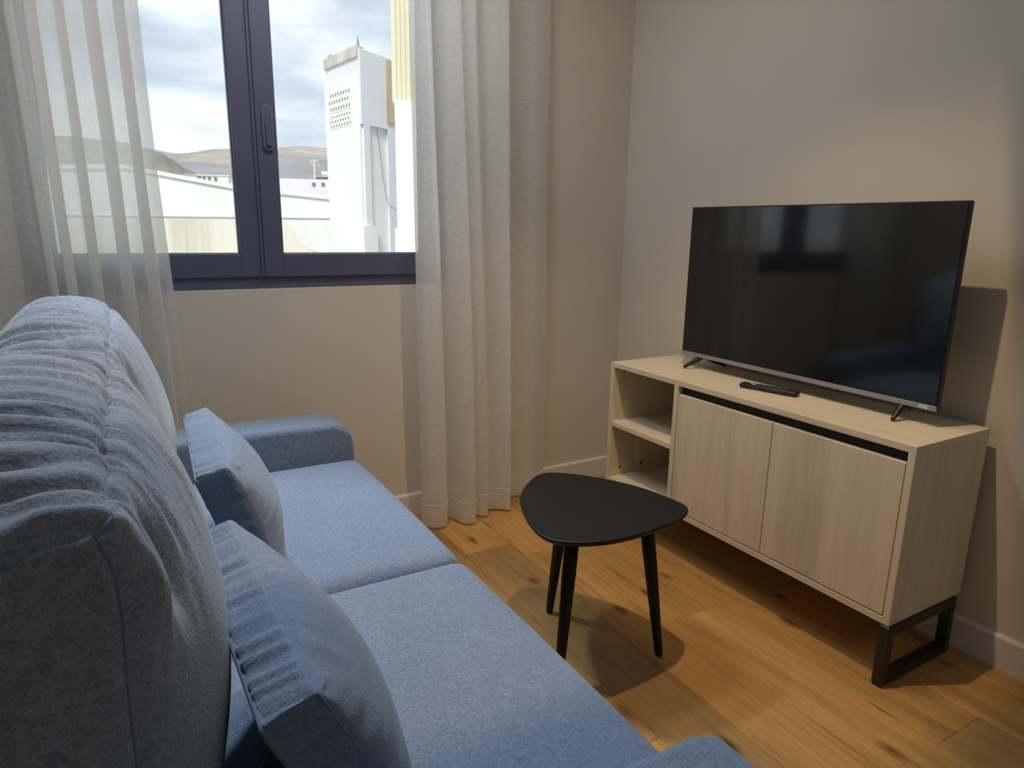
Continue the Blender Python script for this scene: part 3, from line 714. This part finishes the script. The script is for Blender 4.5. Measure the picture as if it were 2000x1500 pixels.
for px in (630, 650):
    bm = bmesh.new(); tube(bm, [at(px, 342, 23.95)-sh.location, Vector((at(px, 342, 23.95).x, 23.95, at(px, 351.5, 23.95).z))-sh.location], 0.02, 6)
    mesh_obj('stand', bm, 'antenna_metal', sh)
an = empty('tv_antenna', at(615, 352, 22.4)); tag(an, 'rooftop aerial with slanted rods on a mast beside the solar heater', 'antenna')
bm = bmesh.new(); tube(bm, [at(615, 352, 22.4)-an.location, at(614, 311, 22.4)-an.location], 0.028, 6); mesh_obj('mast', bm, 'antenna_metal', an)
for a, b in (((606, 312), (612, 325)), ((611, 311), (617, 323)), ((617, 311), (624, 326)), ((604, 318), (624, 313))):
    bm = bmesh.new(); tube(bm, [at(*a, 22.4)-an.location, at(*b, 22.4)-an.location], 0.014, 5); mesh_obj('rod', bm, 'antenna_metal', an)
# low white houses in the valley
for i, (a, b, t_, bt) in enumerate(((358, 382, 341, 352), (386, 402, 342, 356), (404, 426, 343, 358), (428, 446, 343, 361), (450, 462, 352, 366))):
    Y = 46+i*2.5; p, q_ = at(a, t_, Y), at(b, t_, Y)
    h = empty('valley_house', ((p.x+q_.x)/2, Y, GZ)); tag(h, ['white flat house with a brown roof edge, leftmost of the valley row', 'small white house second from left in the valley row', 'wide white house in the middle of the valley row', 'white house with a bare wall right of the valley row middle', 'small cream house at the right end of the valley row'][i], 'building', 'white houses in the valley')
    box('wall', (p.x, Y, GZ), (q_.x, Y+5, p.z), 'white_render' if i < 4 else 'stained_render', h, org=h.location)
    box('roof_edge', (p.x-0.05, Y-0.06, p.z-0.02), (q_.x+0.05, Y+5.05, p.z+0.05), 'raw_concrete' if i == 0 else 'pale_render', h, org=h.location)
    if i in (1, 2):
        for fx in (0.2, 0.75):
            xx = p.x+(q_.x-p.x)*fx; box('window', (xx-0.09, Y-0.02, p.z-0.42), (xx+0.09, Y+0.02, p.z-0.06), 'dark_opening', h, org=h.location)
# tower house with pierced block screens
Yc = 9.0
Pc, Pl, Pr = at(709, 440, Yc), at(645, 440, Yc*1.12), at(776, 440, Yc*1.045)
Pc.z = Pl.z = Pr.z = 0
ul, ur = (Pl-Pc), (Pr-Pc); LL, LR = ul.length, ur.length; ul.normalize(); ur.normalize()
ztop = at(712, 90, Yc).z; zl = at(642, 168, Yc*1.12).z; zled = at(700, 441, Yc).z; zov = at(712, 243, Yc).z
tw = empty('tower_house', (Pc.x, Pc.y, GZ)); tag(tw, 'tall narrow white house with pierced block screens seen through the right window pane', 'building')
def tbox(name, l0, l1, r0, r1, z0, z1, mat, par=tw):
    """block in the tower's own axes: l along the left face, r along the right face"""
    P = [Pc+ul*a+ur*b for a, b in ((l0, r0), (l1, r0), (l1, r1), (l0, r1))]
    bm = bmesh.new(); prism(bm, [Vector((p.x, p.y, z0))-tw.location for p in P], (0, 0, z1-z0)); return mesh_obj(name, bm, mat, par)
w = LL/1.0
tbox('wall', 0.0, LL, 0.0, LR+2.0, GZ, zl, 'white_render')
tbox('upper_wall', 0.03, LL*0.955, 0.02, LR+2.0, zl, ztop-0.02, 'pale_render')
tbox('overhang', -0.05, LL*0.9, 0.012, LR+1.9, zov, zl+0.28, 'pale_render')
tbox('parapet_band', 0.0, LL*0.97, -0.015, 0.12, ztop-0.13, ztop, 'raw_concrete')
tbox('pilaster', -0.05, LL*0.2, 0.05, 0.17, GZ, zov, 'pale_render')
tbox('pilaster', -0.05, LL*0.2, LR*0.73, LR+0.3, GZ, zov, 'pale_render')
tbox('ledge', -0.10, LL*1.02, -0.05, LR*0.32, GZ, zled, 'white_render')
bd = tbox('board_panel', -0.075, -0.045, LR*0.70, LR*1.3, at(757, 240, Yc*1.03).z, at(757, 118, Yc*1.03).z, 'weathered_board')
# screens: white panels, shade of the holes given by thin dark plates
for z0, z1 in ((at(690, 212, Yc*1.03).z, at(690, 170, Yc*1.03).z), (at(690, 244, Yc*1.03).z, at(690, 216, Yc*1.03).z)):
    rec = tbox('pierced_screen', LL*0.22, LL*0.88, -0.006, 0.05, z0, z1, 'white_render')
    bm = bmesh.new(); rows, cols = 3, 8
    for r_ in range(rows):
        for c_ in range(cols):
            cl = LL*0.24+(c_+0.25+0.5*(r_ % 2))*(LL*0.62/cols); cz = z0+(r_+0.5)*(z1-z0)/rows; hw = LL*0.62/cols*0.22; hh = (z1-z0)/rows*0.36
            P = [Pc+ul*(cl+dl)-ur*0.0075+Vector((0, 0, cz+dz_)) for dl, dz_ in ((-hw, -hh), (hw, -hh*0.3), (hw, hh), (-hw, hh*0.3))]
            prism(bm, [p-tw.location for p in P], ur*0.004)
    tag(mesh_obj('opening_plates', bm, 'dark_opening', rec), kind='stuff')
# rebar on the parapet
for l_, px in ((0.02, 0), (0.08, 0), (LL*0.86, 0), (LL*0.9, 0), (LL*0.95, 0)):
    p = Pc+ul*l_+ur*0.06; bm = bmesh.new(); tube(bm, [Vector((p.x, p.y, ztop-0.02))-tw.location, Vector((p.x+random.uniform(-.02, .02), p.y, ztop+random.uniform(.05, .12)))-tw.location], 0.007, 5); mesh_obj('rebar', bm, 'grey_cable', tw)
cb_ = []
for px, py in ((736, 246), (741, 290), (748, 345), (757, 393), (766, 404), (777, 414)): p = at(px, py, Yc*1.03-0.12); cb_.append(p-tw.location)
bm = bmesh.new(); tube(bm, catmull([tuple(p) for p in cb_], 4), 0.005, 5); mesh_obj('cable', bm, 'grey_cable', tw)
# right neighbour with cream corrugated sheet
Yn = 7.0
nb = empty('neighbour_house', (at(775, 440, Yn).x, Yn, GZ)); tag(nb, 'white house edge clad above with cream corrugated sheet beside the right curtain', 'building')
nx0 = at(776, 440, Yn).x; zs = at(790, 196, Yn).z
dr = Vector((nx0, Yn, 0)).normalized()*1.6
def slab(name, y, z0, z1, mat):
    bm = bmesh.new(); prism(bm, [Vector((a, y, b))-nb.location for a, b in ((nx0, z0), (nx0+2.5, z0), (nx0+2.5, z1), (nx0, z1))], dr); return mesh_obj(name, bm, mat, nb)
slab('wall', Yn, GZ, zs, 'white_render'); slab('upper_wall', Yn+0.04, zs, zs+3.0, 'pale_render')
bm = bmesh.new(); cols = 90; V0, V1 = [], []
for i in range(cols+1):
    xx = nx0-0.01+i*0.0125; yy = Yn+0.02-0.022*(1 if (i//2) % 2 else -1)*0.5
    V0.append(bm.verts.new(Vector((xx, yy, zs-0.03))-nb.location)); V1.append(bm.verts.new(Vector((xx, yy, zs+3.0))-nb.location))
for i in range(cols): bm.faces.new((V0[i], V0[i+1], V1[i+1], V1[i]))
cs = mesh_obj('corrugated_sheet', bm, 'cream_sheet', nb); md = cs.modifiers.new('thickness', 'SOLIDIFY'); md.thickness = 0.004
box('ledge', (nx0-0.03, Yn-0.05, GZ), (nx0+2.5, Yn, at(790, 446, Yn).z), 'white_render', nb, org=nb.location)
# hills
def ridge_hill(name, label, pts, Y, depth, mat, amp, seed):
    P = [at(px, py, Y) for px, py in pts]; zb = GZ
    r = []; bm = bmesh.new(); N = 120; M_ = 14
    xs = [P[0].x+(P[-1].x-P[0].x)*i/N for i in range(N+1)]
    def top(x):
        for a, b in zip(P[:-1], P[1:]):
            if a.x <= x <= b.x: t = (x-a.x)/(b.x-a.x); t = t*t*(3-2*t); return a.z*(1-t)+b.z*t
        return P[-1].z
    g = []
    for j in range(M_+1):
        row = []
        for x in xs:
            f = j/M_; z = zb+(top(x)-zb)*math.sin(min(1, f*1.15)*PI/2 if f*1.15 < 1 else PI/2)
            z += amp*noise.noise(Vector((x/60+seed, f*5, 1)))*math.sin(f*PI)
            row.append(bm.verts.new((x, Y-depth*(1-f), z)))
        g.append(row)
    g.append([bm.verts.new((x, Y+depth*0.6, zb)) for x in xs])
    for a, b in zip(g[:-1], g[1:]):
        for i in range(N): bm.faces.new((a[i], a[i+1], b[i+1], b[i]))
    o = mesh_obj(name, bm, mat, None, True); structure(o); o['label'] = label; return o, top
far, ftop = ridge_hill('hill_far', 'bare tan hillside on the horizon', [(-300, 300), (60, 284), (240, 300), (320, 309), (400, 307), (470, 304), (560, 302), (610, 304), (660, 310), (900, 318), (1300, 330)], 1000, 420, 'hill_far', 10, 3)
midh, _ = ridge_hill('hill_mid', 'grey shrubby slope in front of the far hill', [(-300, 320), (240, 326), (330, 330), (420, 328), (480, 328), (560, 318), (660, 316), (900, 325)], 620, 240, 'hill_mid', 6, 8)
nearh, _ = ridge_hill('hill_near', 'dark green hill shoulder at the curtain edge', [(-300, 270), (120, 276), (250, 290), (302, 306), (322, 318), (345, 334), (380, 350), (430, 362)], 360, 120, 'hill_near', 2.0, 5)
for i in range(26):
    px = 560+i*3.9+random.uniform(-0.2, 0.2); p = at(px, 303+0.06*(px-560)+random.uniform(0, 5), 985)
    s = random.uniform(0.8, 1.25); bm = bmesh.new(); bm_box(bm, (-s, -s, -7), (s, s, 1.2)); bm_box(bm, (-s*0.5, -s*0.6, 1.2), (s*0.6, s*0.6, 2.0))
    o = mesh_obj('hilltop_house', bm, 'white_render'); o.location = p; tag(o, 'tiny white house of the village along the distant ridge', 'building', 'white houses on the distant ridge')
